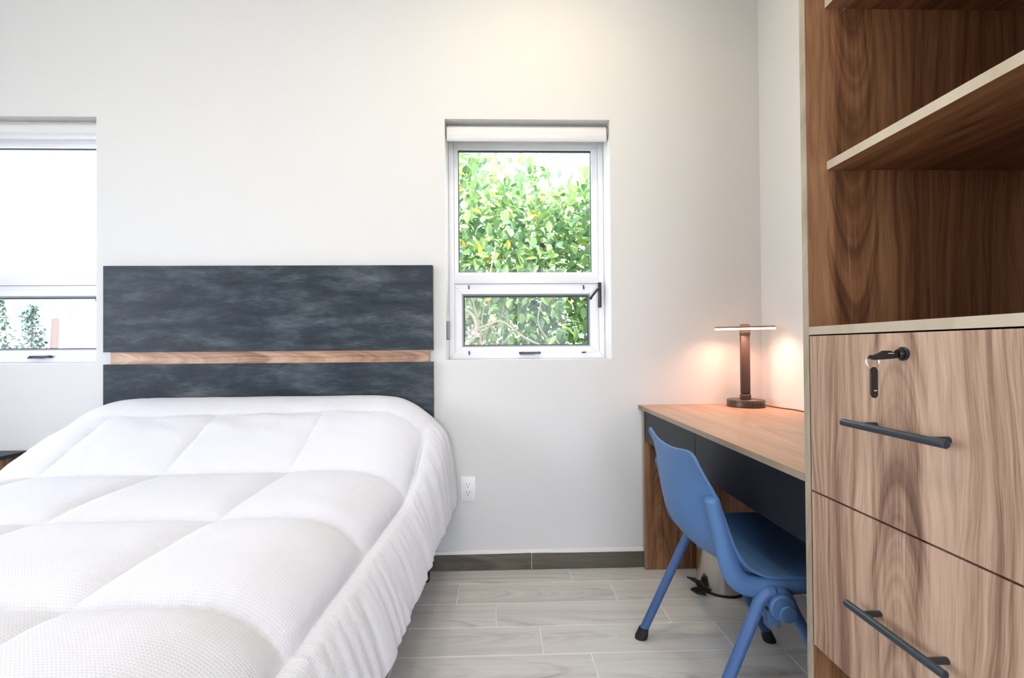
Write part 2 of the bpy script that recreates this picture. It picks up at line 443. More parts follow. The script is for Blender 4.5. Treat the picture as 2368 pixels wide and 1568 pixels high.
# ------------------------------------------------------------------ windows of the back wall
FY = 2.285                      # room-side face of the frames
def make_window(name, op, dx, label):
    w = empty(name, ((op[0] + op[1]) / 2, FY, op[2]), label, kind='structure')
    x0, x1, z0, z1 = op
    e = .001
    def ring(nm, ox0, ox1, oz0, oz1, ix0, ix1, iz0, iz1, ya, yb, mt, parent, mitre=True):
        bm = bmesh.new()
        O = [(ox0, oz0), (ox1, oz0), (ox1, oz1), (ox0, oz1)]; I = [(ix0, iz0), (ix1, iz0), (ix1, iz1), (ix0, iz1)]
        for k in range(4):
            k2 = (k + 1) % 4
            g = .0006 if mitre else 0
            q = [Vector(O[k]), Vector(O[k2]), Vector(I[k2]), Vector(I[k])]
            c = sum(q, Vector((0, 0))) / 4
            d = (Vector(O[k2]) - Vector(O[k])).normalized() * g
            q = [q[0] + d, q[1] - d, q[2] - d, q[3] + d]
            prism(bm, [(p.x, p.y) for p in q], 'Y', ya, yb)
        return finish(bm, nm, mt, parent)
    # outer frame with the fixed light above and a transom
    ring('frame', x0 + e, x1 - e, z0 + e, z1 - e, x0 + .026, x1 - .0265, z0 + .0365, 2.045, FY, FY + .065, M['alu'], w)
    gx0, gx1, gz0, gz1 = -.1999 + dx, .4716 + dx, 1.4062, 2.0255
    ring('glazing_bead', x0 + .027, x1 - .0275, 1.349, 2.046, gx0, gx1, gz0, gz1, FY + .006, FY + .05, M['alu'], w)
    boxobj('transom', (x0 + .0262, x1 - .0267, FY - .002, FY + .06, 1.3490, 1.3905), M['alu'], w, bev=.002)
    boxobj('groove', (x0 + .0262, x1 - .0267, FY - .0022, FY + .01, 1.3478, 1.3490), M['seam'], w)
    boxobj('glass_pane', (gx0 - .008, gx1 + .008, FY + .028, FY + .032, gz0 - .008, gz1 + .008), M['glass'], w)
    ring('gasket', gx0 - .001, gx1 + .001, gz0 - .001, gz1 + .001, gx0 + .004, gx1 - .003, gz0 + .001, gz1 - .006, FY + .022, FY + .034, M['gasket'], w, False)
    # lower awning sash
    sx0, sx1, sz0, sz1 = -.2132 + dx, .4918 + dx, 1.0064, 1.3275
    px0, px1, pz0, pz1 = -.1726 + dx, .4486 + dx, 1.0436, 1.2874
    ring('sash_rebate', x0 + .027, x1 - .0275, z0 + .002, 1.3475, sx0 - .0012, sx1 + .0012, sz0 - .0012, sz1 + .0012, FY + .003, FY + .05, M['alu'], w)
    bk = ring('sash_gap', sx0 - .004, sx1 + .004, sz0 - .004, sz1 + .004, sx0 + .01, sx1 - .01, sz0 + .01, sz1 - .01, FY + .012, FY + .03, M['seam'], w, False)
    sash = ring('sash', sx0, sx1, sz0, sz1, px0 - .010, px1 + .010, pz0 - .010, pz1 + .010, FY - .003, FY + .045, M['alu'], w)
    ring('sash_bead', px0 - .010, px1 + .010, pz0 - .010, pz1 + .010, px0 - .003, px1 + .003, pz0 - .003, pz1 + .003, FY + .006, FY + .045, M['seam'], sash, False)
    ring('sash_gasket', px0 - .003, px1 + .003, pz0 - .003, pz1 + .003, px0 + .002, px1 - .002, pz0 + .001, pz1 - .004, FY + .010, FY + .034, M['gasket'], sash, False)
    boxobj('sash_pane', (px0 - .004, px1 + .004, FY + .028, FY + .032, pz0 - .004, pz1 + .004), M['glass'], sash)
    # black fittings
    for (fx, fz, a) in ((-.148, 1.331, 0), (.425, 1.329, 0), (-.148, 1.004, 0), (.424, 1.003, 1)):
        bm = bmesh.new(); fx += dx
        pts = [(-.004, .010), (.002, .010), (.004, -.004), (.002, -.011), (-.003, -.009)]
        if a: pts = [(q, -p) for p, q in pts]
        prism(bm, [(fx + p, fz + q) for p, q in pts], 'Y', FY - .008, FY - .0032)
        finish(bm, 'frame_clip', M['black'], w)
    lx = .1529 + dx
    la = boxobj('latch', (lx - .054, lx + .054, FY - .013, FY - .0035, .9975, 1.0075), M['black'], w, bev=.002)
    bm = bmesh.new(); prism(bm, [(lx - .050, .994), (lx + .020, .995), (lx + .052, 1.003), (lx + .052, 1.009), (lx - .02, 1.003), (lx - .050, 1.001)], 'Y', FY - .022, FY - .0135)
    finish(bm, 'latch_lever', M['black'], la)
    hx = .5055 + dx
    pl = boxobj('handle', (hx - .008, hx + .008, FY - .014, FY - .0035, 1.227, 1.352), M['black'], w, bev=.002)
    bm = bmesh.new()
    tube(bm, catmull([(hx, FY - .014, 1.318), (hx - .004, FY - .036, 1.318), (hx - .020, FY - .045, 1.311), (hx - .050, FY - .047, 1.275)], 6), .0062, 8)
    finish(bm, 'lever', M['black'], pl, smooth=True)
    bm = bmesh.new(); lathe(bm, [(0, -.008), (.006, -.006), (.0085, 0), (.006, .006), (0, .008)], (hx - .053, FY - .047, 1.270), 'X', 12)
    finish(bm, 'lever_knob', M['black'], pl, smooth=True)
    return w
w1 = make_window('window_1', OPEN1, 0, 'white aluminium window over the outlet, foliage filling its panes')
w2 = make_window('window_2', OPEN2, OPEN2[1] - OPEN1[1], 'white aluminium window left of the headboard, with a bright view of a house')

# wide window of the left wall (out of frame, it lights the room)
w3 = empty('window_3', (LW, (OPEN3[0] + OPEN3[1]) / 2, OPEN3[2]), 'wide aluminium sliding window in the left wall', kind='structure')
def leftbar(nm, ya, yb, za, zb): return boxobj(nm, (LW - .13, LW - .08, ya, yb, za, zb), M['alu'], w3, bev=.003)
leftbar('frame', OPEN3[0] + .001, OPEN3[0] + .05, OPEN3[2] + .001, OPEN3[3] - .001); leftbar('frame', OPEN3[1] - .05, OPEN3[1] - .001, OPEN3[2] + .001, OPEN3[3] - .001)
leftbar('frame', OPEN3[0] + .051, OPEN3[1] - .051, OPEN3[2] + .001, OPEN3[2] + .05); leftbar('frame', OPEN3[0] + .051, OPEN3[1] - .051, OPEN3[3] - .05, OPEN3[3] - .001)
leftbar('mullion', -.03, .03, OPEN3[2] + .051, OPEN3[3] - .051)
boxobj('glass_pane', (LW - .107, LW - .103, OPEN3[0] + .052, -.031, OPEN3[2] + .052, OPEN3[3] - .052), M['glass'], w3)
boxobj('glass_pane', (LW - .107, LW - .103, .031, OPEN3[1] - .052, OPEN3[2] + .052, OPEN3[3] - .052), M['glass'], w3)

w4 = empty('fill_window', ((OPEN4[0] + OPEN4[1]) / 2, FW, OPEN4[2]), 'unseen white aluminium window added opposite the bed for fill light', kind='structure')  # unseen window, added to brighten the floor and the lower back wall
def frontbar(nm, xa, xb, za, zb): return boxobj(nm, (xa, xb, FW - .13, FW - .08, za, zb), M['alu'], w4, bev=.003)
frontbar('frame', OPEN4[0] + .001, OPEN4[0] + .05, OPEN4[2] + .001, OPEN4[3] - .001); frontbar('frame', OPEN4[1] - .05, OPEN4[1] - .001, OPEN4[2] + .001, OPEN4[3] - .001)
frontbar('frame', OPEN4[0] + .051, OPEN4[1] - .051, OPEN4[2] + .001, OPEN4[2] + .05); frontbar('frame', OPEN4[0] + .051, OPEN4[1] - .051, OPEN4[3] - .05, OPEN4[3] - .001)
frontbar('mullion', .22, .28, OPEN4[2] + .051, OPEN4[3] - .051)
boxobj('glass_pane', (OPEN4[0] + .052, .219, FW - .107, FW - .103, OPEN4[2] + .052, OPEN4[3] - .052), M['glass'], w4)
boxobj('glass_pane', (.281, OPEN4[1] - .052, FW - .107, FW - .103, OPEN4[2] + .052, OPEN4[3] - .052), M['glass'], w4)

def portal(nm, loc, rot, sx, sy):
    l = bpy.data.lights.new(nm, 'AREA'); l.shape = 'RECTANGLE'; l.size = sx; l.size_y = sy
    l.cycles.is_portal = True
    o = bpy.data.objects.new(nm, l); C.objects.link(o); o.location = loc; o.rotation_euler = rot
for i, op in enumerate((OPEN1, OPEN2)):
    portal('sky_portal', ((op[0] + op[1]) / 2, D + WT + .01, (op[2] + op[3]) / 2), (-PI / 2, 0, 0), op[1] - op[0], op[3] - op[2])
portal('sky_portal', (LW - WT - .01, (OPEN3[0] + OPEN3[1]) / 2, (OPEN3[2] + OPEN3[3]) / 2), (0, -PI / 2, 0), OPEN3[3] - OPEN3[2], OPEN3[1] - OPEN3[0])
portal('sky_portal', ((OPEN4[0] + OPEN4[1]) / 2, FW - WT - .01, (OPEN4[2] + OPEN4[3]) / 2), (PI / 2, 0, 0), OPEN4[1] - OPEN4[0], OPEN4[3] - OPEN4[2])

# ------------------------------------------------------------------ ceiling downlights
def downlight(x, y, label, glow='down'):
    t_ = empty('ceiling_downlight', (x, y, CEIL - .03), label, 'ceiling light')
    bm = bmesh.new(); lathe(bm, [(.085, -.018), (.105, -.020), (.112, -.010), (.112, -.0005), (.085, -.0005)], (x, y, CEIL), 'Z', 32)
    finish(bm, 'trim_ring', M['alu'], t_, smooth=True)
    bm = bmesh.new(); lathe(bm, [(0, -.014), (.085, -.014), (.085, -.004), (0, -.004)], (x, y, CEIL), 'Z', 32)
    finish(bm, 'diffuser', M[glow], t_)
downlight(.22, 1.42, 'round warm ceiling downlight above the window beside the desk')
downlight(-.40, .55, 'round warm white fill downlight added between the bed and the cabinet', 'fill_glow')  # unseen lamp, added to lift the floor and the drawer fronts

# ------------------------------------------------------------------ roller blinds
def make_blind(op, label, chain_label=None):
    x0, x1 = op[0] + .0075, op[1] - .0115
    b = empty('roller_blind', ((x0 + x1) / 2, 2.17, 2.0), label, 'blind', 'roller blinds rolled up in the window openings')
    yc, zc, r = 2.1945, 2.0580, .0330
    bm = bmesh.new()                                   # rolled cloth, its free end hanging at the front
    prof = [(yc + r * math.cos(a), zc + r * math.sin(a)) for a in [math.radians(q) for q in range(-60, 181, 15)]]
    prof += [(yc - r, 2.036), (yc - r + .002, 2.036), (yc - r + .006, 2.045)]
    prism(bm, prof, 'X', x0, x1)
    finish(bm, 'rolled_cloth', M['blind'], b, smooth=True)
    bm = bmesh.new(); q = yc - r
    prism(bm, [(q - .003, 2.036), (q - .006, 2.026), (q - .005, 2.013), (q, 2.0065), (q + .006, 2.013), (q + .006, 2.030), (q + .003, 2.036)], 'X', x0, x1)
    finish(bm, 'bottom_bar', M['blindbar'], b, smooth=True)
    for s, xx in ((-1, x0), (1, x1)):
        bm = bmesh.new()
        wdt = .0055 if s < 0 else .0085
        xa, xb = (xx - wdt, xx - .0008) if s < 0 else (xx + .0008, xx + wdt)
        pr = [(yc + .034 * math.cos(a), zc + .002 + .036 * math.sin(a)) for a in [2 * PI * k / 20 for k in range(20)]]
        prism(bm, pr, 'X', xa, xb)
        br = finish(bm, 'bracket', M['greyplastic'], b)
    bm = bmesh.new(); xc = x0 - .0028
    for k in range(118):                               # ball chain
        z = 2.03 - k * .0072
        if z < 1.155: break
        for dy in (-.006, .006):
            bmesh.ops.create_icosphere(bm, subdivisions=1, radius=.0021, matrix=Matrix.Translation((xc, yc - .012 + dy, z)))
    tag(finish(bm, 'ball_chain', M['chain'], b, smooth=True), kind='stuff')
    bm = bmesh.new()
    prism(bm, [(yc - .024, 1.150), (yc - .020, 1.158), (yc - .004, 1.158), (yc + .002, 1.150), (yc - .010, 1.075), (yc - .030, 1.068), (yc - .036, 1.076)], 'X', x0 - .0055, x0 + .0065)
    finish(bm, 'chain_tensioner', M['greyplastic'], b)
    return b
make_blind(OPEN1, 'white roller blind rolled up in the window with foliage outside')
make_blind(OPEN2, 'white roller blind rolled up in the window left of the headboard')

# ------------------------------------------------------------------ wall outlet
ot = empty('wall_outlet', (-.149, D, .318), 'white double wall outlet between the bed and the desk', 'outlet')
boxobj('cover_plate', (-.1836, -.1140, D - .007, D - .0003, .3186, .4320), M['outletw'], ot, bev=.002)
ins = boxobj('socket_insert', (-.1660, -.1320, D - .0085, D - .004, .3430, .4060), M['outletw'], ot, bev=.001)
for zc in (.3935, .3565):
    for dx in (-.0065, .0065):
        boxobj('slot', (-.149 + dx - .0011, -.149 + dx + .0011, D - .0089, D - .0083, zc - .0035 + .004, zc + .0045 + .004), M['slot'], ins)
    bm = bmesh.new(); lathe(bm, [(0, -.0004), (.0025, -.0004), (.0025, .0002), (0, .0002)], (-.149, D - .0086, zc - .0075), 'Y', 12)
    finish(bm, 'ground_hole', M['slot'], ins)

# ------------------------------------------------------------------ headboard
hb = empty('headboard', (-1.042, 2.125, .22), 'dark slate headboard of two panels with a wood strip between', 'headboard')
HX0, HX1, HY = -1.781, -.3036, 2.1116
boxobj('upper_panel', (HX0, HX1, HY, HY + .028, 1.0226, 1.4119), M['slate'], hb, bev=.0008, seg=1)
boxobj('lower_panel', (HX0, HX1, HY, HY + .028, .20, .9673), M['slate'], hb, bev=.0008, seg=1)
M['strip_wood'] = wood('walnut_strip', 'X', 'Z', u0=.775, spacing=.30, stops=[(.24, (.14, .062, .035)), (.37, (.28, .145, .085)), (.50, (.43, .255, .16)), (.64, (.57, .38, .26))])
lab(boxobj('wood_strip', (-1.7558, -.3212, HY + .010, HY + .028, .9600, 1.0300), M['strip_wood'], hb), 'walnut strip between the panels')

# ------------------------------------------------------------------ bed frame, mattress, comforter
BC = -1.045
bf = empty('bed_frame', (BC, 1.09, 0), 'low black bed frame on short legs, under the comforter', 'bed frame')
boxobj('base', (BC - .69, BC + .69, .10, 2.095, .125, .285), M['black'], bf, bev=.006)
for lx in (BC - .705, BC + .712):
    for ly in (.16, 2.045):
        bm = bmesh.new(); lathe(bm, [(0, 0), (.018, 0), (.020, .004), (.026, .12), (.026, .1245), (0, .1245)], (lx, ly, 0), 'Z', 20)
        finish(bm, 'leg', M['black'], bf, smooth=True)
bm = bmesh.new(); box(bm, BC - .655, BC + .655, .15, 2.075, .286, .530, bev=.055, seg=4)
tag(finish(bm, 'mattress', M['mattress'], smooth=True), 'thick pale mattress lying hidden under the white comforter', 'mattress')

prof = catmull([(0, 0, .60), (.30, 0, .60), (.46, 0, .600), (.55, 0, .596), (.60, 0, .585), (.64, 0, .566), (.672, 0, .543), (.692, 0, .523), (.705, 0, .505),
                (.722, 0, .480), (.752, 0, .435), (.780, 0, .385), (.795, 0, .350), (.800, 0, .330)], 12)
al = [0.0]
for a_, b_ in zip(prof, prof[1:]): al.append(al[-1] + (b_ - a_).length)
TOT = al[-1]
def prof_at(s):
    import bisect
    i = min(len(al) - 2, max(0, bisect.bisect_right(al, s) - 1))
    f_ = (s - al[i]) / (al[i + 1] - al[i])
    p = prof[i].lerp(prof[i + 1], f_); d = (prof[i + 1] - prof[i]).normalized()
    return p.x, p.z, d.x, d.z
SEAM_EDGE = next(al[i] for i, p in enumerate(prof) if p.x >= .705)
SEAMS_T = [SEAM_EDGE, .335, -.085, -.49, -SEAM_EDGE]   # across (from the bed's middle)
SEAMS_Y = [2.22, 1.88, 1.57, 1.165, .775, .385, -.02]
def n3(x, y, z): return noise.noise((x, y, z))
def comforter():
    NU, NV = 520, 420
    Y0, Y1 = 2.098, .075
    verts = []; uvs = []
    for j in range(NV + 1):
        vv = j / NV
        L = 2.33 * vv                                   # length along the bed, the rest hangs at the foot
        y = Y1 + (Y0 - Y1) - L; drop = 0
        if y < Y1 + .06:
            e = Y1 + .06 - y
            ang = min(e / .06, PI / 2)
            y = Y1 + .06 - .06 * math.sin(ang); drop = .06 * (1 - math.cos(ang)) + max(0, e - .06 * PI / 2)
        hump = .207 * smooth(1.50, 2.02, y) - .012 * smooth(2.03, 2.11, y)
        for i in range(NU + 1):
            t_ = -TOT + 2 * TOT * i / NU
            s = abs(t_); sg = 1 if t_ >= 0 else -1
            px, pz, dx, dz = prof_at(s)
            # seam positions wander a little
            yw = y + .007 * n3(t_ * 3.1, y * 1.7, 5) + .012 * n3(t_ * 1.1, 9.0, y * .8)
            tw = t_ + .007 * n3(t_ * 1.7, y * 3.1, 15)
            dv = min(abs(yw - q) for q in SEAMS_Y); du = min(abs(tw - q) for q in SEAMS_T)
            side = max(0, s - SEAM_EDGE)
            lowp = 1 - smooth(.02, .16, side)
            puff = .032 * (1 - math.exp(-dv / .040)) * (1 - .5 * smooth(1.6, 1.95, y))
            hf = 1 - smooth(1.84, 1.98, y)
            if sg > 0 or True:
                if side <= 0: h = puff * (1 - .62 * hf * math.exp(-du / .022)) * (1 - (1 - smooth(1.80, 1.96, y)) * math.exp(-abs(s - SEAM_EDGE) / .03))
                else:
                    h = (.024 * hf * (1 - math.exp(-du / .009)) + .013 * (1 - hf)) * (1 - .70 * smooth(.03, .22, side))
                    gat = smooth(.004, .05, side)
                    yy = y + .35 * side * (.5 + n3(y * 1.3, 0, 3))
                    a1 = n3(yy * 17 + sg * 40, side * 2.2, 1.0); a2 = n3(yy * 41 + sg * 17, side * 4.0, 8.0)
                    h += gat * (.010 * a1 + .0050 * a2) * (1 + .2 * smooth(.08, .26, side))
                    h += .004 * math.exp(-side / .03) * n3(yy * 90, side * 30, 2)
            # puckers beside the seams and soft creases
            pk = math.exp(-dv / .035); pq = math.exp(-du / .035)
            if side <= 0:
                h += .0022 * pk * n3(t_ * 46, y * 9, 2) + .0020 * pq * n3(t_ * 9, y * 55, 4)
                h += .0035 * n3(t_ * 4.2 + 3, y * 5.1, 7) + .0016 * n3(t_ * 13, y * 15, 11)
                h += .006 * smooth(1.5, 1.75, y) * n3(t_ * 8, y * 16 + t_ * 6, 21) * (1 - smooth(1.85, 2.0, y))
            nx, nz = -dz, dx                            # outward normal in the cross-section
            if nz < -.2: nx, nz = -nx, -nz
            wz = smooth(.315, .43, pz)
            lean = .045 * (y - 1.17) * smooth(.45, .70, s) * (1 - smooth(1.6, 1.8, y)) + .018 * smooth(1.6, 1.8, y) * smooth(.45, .70, s)
            X = px + h * nx + lean + .030 * smooth(1.55, 2.0, y) * smooth(SEAM_EDGE - .06, SEAM_EDGE + .06, s) * (1 - smooth(.19, .25, side))
            Z = pz + h * nz + hump * wz
            if side > .20:                              # scalloped, slightly turned-in hem
                Z += .007 * n3(y * 9.5 + sg * 31, 2, 9) * smooth(.20, .26, side)
                X -= .012 * smooth(.22, .27, side)
            Yo = y
            if drop > 0:
                Zd = max(.30 + .01 * n3(t_ * 6, 0, 2), Z - drop)
                Yo = y - h * smooth(0, .06, drop)
                Z = Zd if side <= 0 else max(.31, Z - drop * .3)
            elif y < Y1 + .5: pass
            verts.append((BC + sg * X, Yo, Z)); uvs.append((t_, L))
    faces = []
    for j in range(NV):
        for i in range(NU):
            a_ = j * (NU + 1) + i
            faces.append((a_, a_ + 1, a_ + NU + 2, a_ + NU + 1))
    org = Vector((BC, 1.09, .31))
    me = bpy.data.meshes.new('comforter')
    me.from_pydata([Vector(v) - org for v in verts], [], faces)
    ul = me.uv_layers.new(name='UVMap')
    for p in me.polygons:
        p.use_smooth = True
        for li in p.loop_indices: ul.data[li].uv = uvs[me.loops[li].vertex_index]
    me.materials.append(M['comforter'])
    o = bpy.data.objects.new('comforter', me); C.objects.link(o); o.location = org
    # make sure the faces point up, then give it thickness
    if me.polygons[len(me.polygons) // 2].normal.z < 0: me.flip_normals()
    sd = o.modifiers.new('thickness', 'SOLIDIFY'); sd.thickness = .010; sd.offset = -1
    return tag(o, 'white quilted comforter spread over the bed and pillows', 'comforter')
comforter()

# ------------------------------------------------------------------ nightstand
ns = empty('nightstand', (-2.38, 1.93, 0), 'dark-topped wooden nightstand left of the bed', 'nightstand')
M['ns_wood'] = wood('walnut_upright_side', 'Z', 'Y', .03)
boxobj('table_top', (-2.64, -2.1254, 1.72, 2.1355, .566, .5825), M['apron'], ns, bev=.0008, seg=1)
boxobj('side_panel', (-2.152, -2.134, 1.735, 2.130, .0, .5655), M['ns_wood'], ns)
boxobj('side_panel', (-2.631, -2.613, 1.735, 2.130, .0, .5655), M['ns_wood'], ns)
boxobj('back_panel', (-2.612, -2.153, 2.112, 2.128, .05, .5655), M['ns_wood'], ns)
boxobj('bottom_board', (-2.612, -2.153, 1.745, 2.111, .06, .078), M['ns_wood'], ns)
for z0 in (.082, .325):
    d_ = boxobj('drawer', (-2.610, -2.155, 1.728, 2.10, z0, z0 + .235), M['apron'], ns)
bm = bmesh.new(); lathe(bm, [(0, 0), (.004, 0), (.004, .0012), (0, .0012)], (-2.134, 2.088, .553), 'X', 14)
lab(finish(bm, 'screw_cap', M['outletw'], ns), 'white screw cap')

# ------------------------------------------------------------------ desk
CX, CYF = .6524, .9648
dk = empty('desk', (.95, 1.55, 0), 'wooden desk with black drawers along the right wall', 'desk')
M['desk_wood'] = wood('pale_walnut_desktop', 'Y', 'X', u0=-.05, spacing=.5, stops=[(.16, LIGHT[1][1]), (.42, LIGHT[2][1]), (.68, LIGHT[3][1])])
M['panel_wood'] = wood('walnut_end_panel', 'Z', 'X', u0=-.20, spacing=.3)
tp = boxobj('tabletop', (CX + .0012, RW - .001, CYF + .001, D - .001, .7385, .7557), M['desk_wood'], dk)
lab(boxobj('edge_band', (CX, CX + .0012, CYF + .001, D - .001, .7385, .7557), M['deskedge'], tp), 'pale edge band')
ep = boxobj('end_panel', (.6668, RW - .002, 2.1033, 2.1215, .001, .738), M['panel_wood'], dk)
boxobj('edge_band', (.6656, .6668, 2.1033, 2.1215, .001, .738), M['edgez'], ep)
boxobj('support_panel', (.72, RW - .002, CYF + .002, CYF + .018, .001, .738), M['panel_wood'], dk)
for ya, yb in ((1.5592, 2.1020), (CYF + .019, 1.5562)):
    d_ = boxobj('drawer', (.690, 1.12, ya + .01, yb - .01, .605, .725), M['apron'], dk)
    boxobj('drawer_front', (.670, .6885, ya, yb, .5945, .7365), M['apron'], d_, bev=.0008, seg=1)

# ------------------------------------------------------------------ cabinet with shelves and drawers
CY0 = .20
CH = 2.45
cb = empty('cabinet', (.945, .58, 0), 'tall walnut cabinet with open shelves over two drawers', 'cabinet')
M['cab_side'] = wood('walnut_cabinet_side', 'Z', 'X', u0=.762 - .945, v0=.3, spacing=.40, flip=-1)
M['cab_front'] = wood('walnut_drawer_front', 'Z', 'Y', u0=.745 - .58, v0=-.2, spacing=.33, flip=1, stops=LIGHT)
M['cab_shelf'] = wood('walnut_shelf', 'Y', 'X', u0=.80 - .945, spacing=.3)
for ya, yb in ((.9537 - .0065, CYF), (CY0, CY0 + .018)):
    p_ = boxobj('side_panel', (CX + .0012, RW - .002, ya, yb, .001, CH), M['cab_side'], cb)
    lab(boxobj('edge_band', (CX, CX + .0012, ya, yb, .001, CH), M['edgez'], p_), 'pale edge band')
YI = .9537 - .0065
ya, yb = CY0 + .0185, YI - .0005
boxobj('back_panel', (RW - .012, RW - .003, ya, yb, .06, CH - .02), M['cab_side'], cb)
boxobj('bottom_board', (CX + .03, RW - .013, ya, yb, .06, .078), M['cab_shelf'], cb)
def shelf(nm, x, z0, z1):
    s_ = boxobj(nm, (x + .0012, RW - .013, ya, yb, z0, z1), M['cab_shelf'], cb)
    lab(boxobj('edge_band', (x, x + .0012, ya, yb, z0, z1), M['edge'], s_), 'pale edge band')
    return s_
shelf('counter_board', CX, 1.0517, 1.0684)
for z0 in (1.4005, 1.7450):
    s_ = shelf('shelf', .6965, z0, z0 + .0178)
    for yy in (yb - .006, ya + .006):
        bm = bmesh.new(); lathe(bm, [(0, -.006), (.004, -.006), (.004, .0055), (0, .0055)], (.735, yy, z0 - .0045), 'Y', 10)
        finish(bm, 'shelf_pin', M['ring'], s_, smooth=True)
shelf('top_board', CX, CH - .018, CH)
boxobj('divider_board', (CX + .06, RW - .013, ya, yb, .385, .401), M['cab_shelf'], cb)
drawers = []
for z0, z1 in ((.7275, 1.0490), (.4058, .7240)):
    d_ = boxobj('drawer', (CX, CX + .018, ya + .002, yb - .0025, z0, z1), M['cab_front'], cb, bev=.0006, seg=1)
    bm = bmesh.new(); box(bm, CX + .0185, 1.16, ya + .012, yb - .012, z0 + .03, z1 - .03)
    finish(bm, 'drawer_box', M['dark'], d_)
    drawers.append(d_)
def bar_handle(d_, yA, yB, z):
    xh = .620
    bm = bmesh.new()
    ys = [yA, yA - .0012, yB + .0012, yB]
    tube(bm, [(xh, y_, z) for y_ in ys], [.0052, .0064, .0064, .0052], 20)
    h_ = finish(bm, 'handle', M['handle'], d_, smooth=True)
    for yy in (yA - .036, yB + .030):
        bm = bmesh.new(); tube(bm, [(xh + .004, yy, z), (CX - .0001, yy, z)], .0052, 14)
        finish(bm, 'handle_post', M['black'], d_, smooth=True)
M['handle'] = mat('blue_black_bar', (.018, .028, .038), .28, spec=.6)
bar_handle(drawers[0], .8131, .6195, .8905)
bar_handle(drawers[1], .8110, .6270, .5665)

# lock with its folding key, ring and tag
LY, LZ = .7208, 1.0151
bm = bmesh.new(); lathe(bm, [(0, 0), (.0112, 0), (.0112, -.003), (.0095, -.0045), (.0080, -.0045), (.0080, -.008), (.0068, -.011), (0, -.011)], (CX, LY, LZ), 'X', 28)
finish(bm, 'lock', M['keyblack'], drawers[0], smooth=True)
ky = empty('key', (.62, LY, LZ - .01), 'black folding key stuck in the drawer lock', 'key')
bm = bmesh.new()
prism(bm, [(CX - .0112, LZ + .0020), (CX - .0112, LZ - .0068), (.6330, LZ - .0078), (.6020, LZ - .0098), (.5920, LZ - .0070), (.5930, LZ - .0045), (.6100, LZ - .0008), (.6180, LZ + .0052), (.6290, LZ + .0052), (.6360, LZ + .0010)], 'Y', LY - .0035, LY + .0035)
bmesh.ops.bevel(bm, geom=bm.edges[:], offset=.0008, segments=1, affect='EDGES')
finish(bm, 'key_bow', M['keyblack'], ky)
kb = boxobj('key_mark', (.624, .633, LY - .0039, LY - .0035, LZ + .0005, LZ + .0012), M['markwhite'], ky)
rc = Vector((.6005, LY, LZ - .0125)); rr = .0105
bm = bmesh.new(); pts = [rc + Vector((rr * math.cos(a), .0015 * math.sin(a), rr * math.sin(a))) for a in [2 * PI * k / 40 for k in range(41)]]
tube(bm, pts, .0007, 8, cap=False)
tag(finish(bm, 'key_ring', M['ring'], smooth=True), 'thin steel ring hanging from the black drawer key', 'key ring')
kt = empty('key_tag', (.6003, LY - .002, LZ - .072), 'black oblong tag hanging from the steel key ring', 'key tag')
bm = bmesh.new()
pr = []
for a in range(0, 181, 20): pr.append((.6008 + .0056 * math.cos(math.radians(a)), LZ - .0265 + .0056 * math.sin(math.radians(a))))
for a in range(180, 361, 20): pr.append((.6012 + .0056 * math.cos(math.radians(a)), LZ - .0650 + .0056 * math.sin(math.radians(a))))
prism(bm, pr, 'Y', LY - .0035, LY - .0005)
bmesh.ops.bevel(bm, geom=[e for e in bm.edges if abs(e.verts[0].co.y - e.verts[1].co.y) < 1e-6], offset=.0008, segments=2, affect='EDGES')
finish(bm, 'tag_body', M['keyblack'], kt, smooth=True)
boxobj('tag_mark', (.5995, .6040, LY - .0039, LY - .0034, LZ - .0592, LZ - .0582), M['markwhite'], kt)

# ------------------------------------------------------------------ desk lamp
DZ = .7557
lp = empty('desk_lamp', (1.113, 2.045, DZ), 'T-shaped brown desk lamp with a lit bar, on the desk', 'lamp')
LX, LYc = 1.113, 2.043
bm = bmesh.new(); lathe(bm, [(0, .0003), (.076, .0003), (.0785, .003), (.0785, .028), (.0765, .0312), (.070, .032), (0, .032)], (LX, LYc, DZ), 'Z', 56)
base = finish(bm, 'base', M['lampbody'], lp, smooth=True)
for k, dx in enumerate((-.010, .007, .024, .040)):
    yy = LYc - math.sqrt(.0785 ** 2 - dx * dx)
    boxobj('usb_port', (LX + dx - (.0032 if k < 3 else .0016), LX + dx + (.0032 if k < 3 else .0016), yy - .0008, yy + .004, DZ + .010, DZ + .021), M['slot'], base)
boxobj('touch_plate', (LX - .020, LX + .020, LYc - .070, LYc - .045, DZ + .0322, DZ + .0330), M['lamphead'], base, bev=.0003, seg=1)
PX = LX - .001
bm = bmesh.new(); tube(bm, [(PX - .0205, LYc, DZ + .046), (PX + .0205, LYc, DZ + .046)], .011, 18)
finish(bm, 'hinge', M['lampbody'], lp, smooth=True)
boxobj('hinge_foot', (PX - .020, PX + .020, LYc - .012, LYc + .012, DZ + .032, DZ + .042), M['lampbody'], lp, bev=.002)
boxobj('pole', (PX - .0205, PX + .0205, LYc - .008, LYc + .008, DZ + .0575, 1.0760), M['lampbody'], lp, bev=.003)
boxobj('pole_collar', (PX - .0210, PX + .0210, LYc - .0105, LYc + .0085, 1.0765, 1.0880), M['lampbody'], lp, bev=.002)
bm = bmesh.new(); lathe(bm, [(0, -.019), (.020, -.019), (.0225, -.016), (.0225, .012), (.019, .0175), (.010, .020), (0, .0205)], (PX + .001, LYc, 1.108), 'Z', 32)
finish(bm, 'swivel_cap', M['lamphead'], lp, smooth=True)
BY, BZ, BL = 1.985, 1.1075, .1180
bxc = 1.0800; BANG = -.42
bm = bmesh.new()
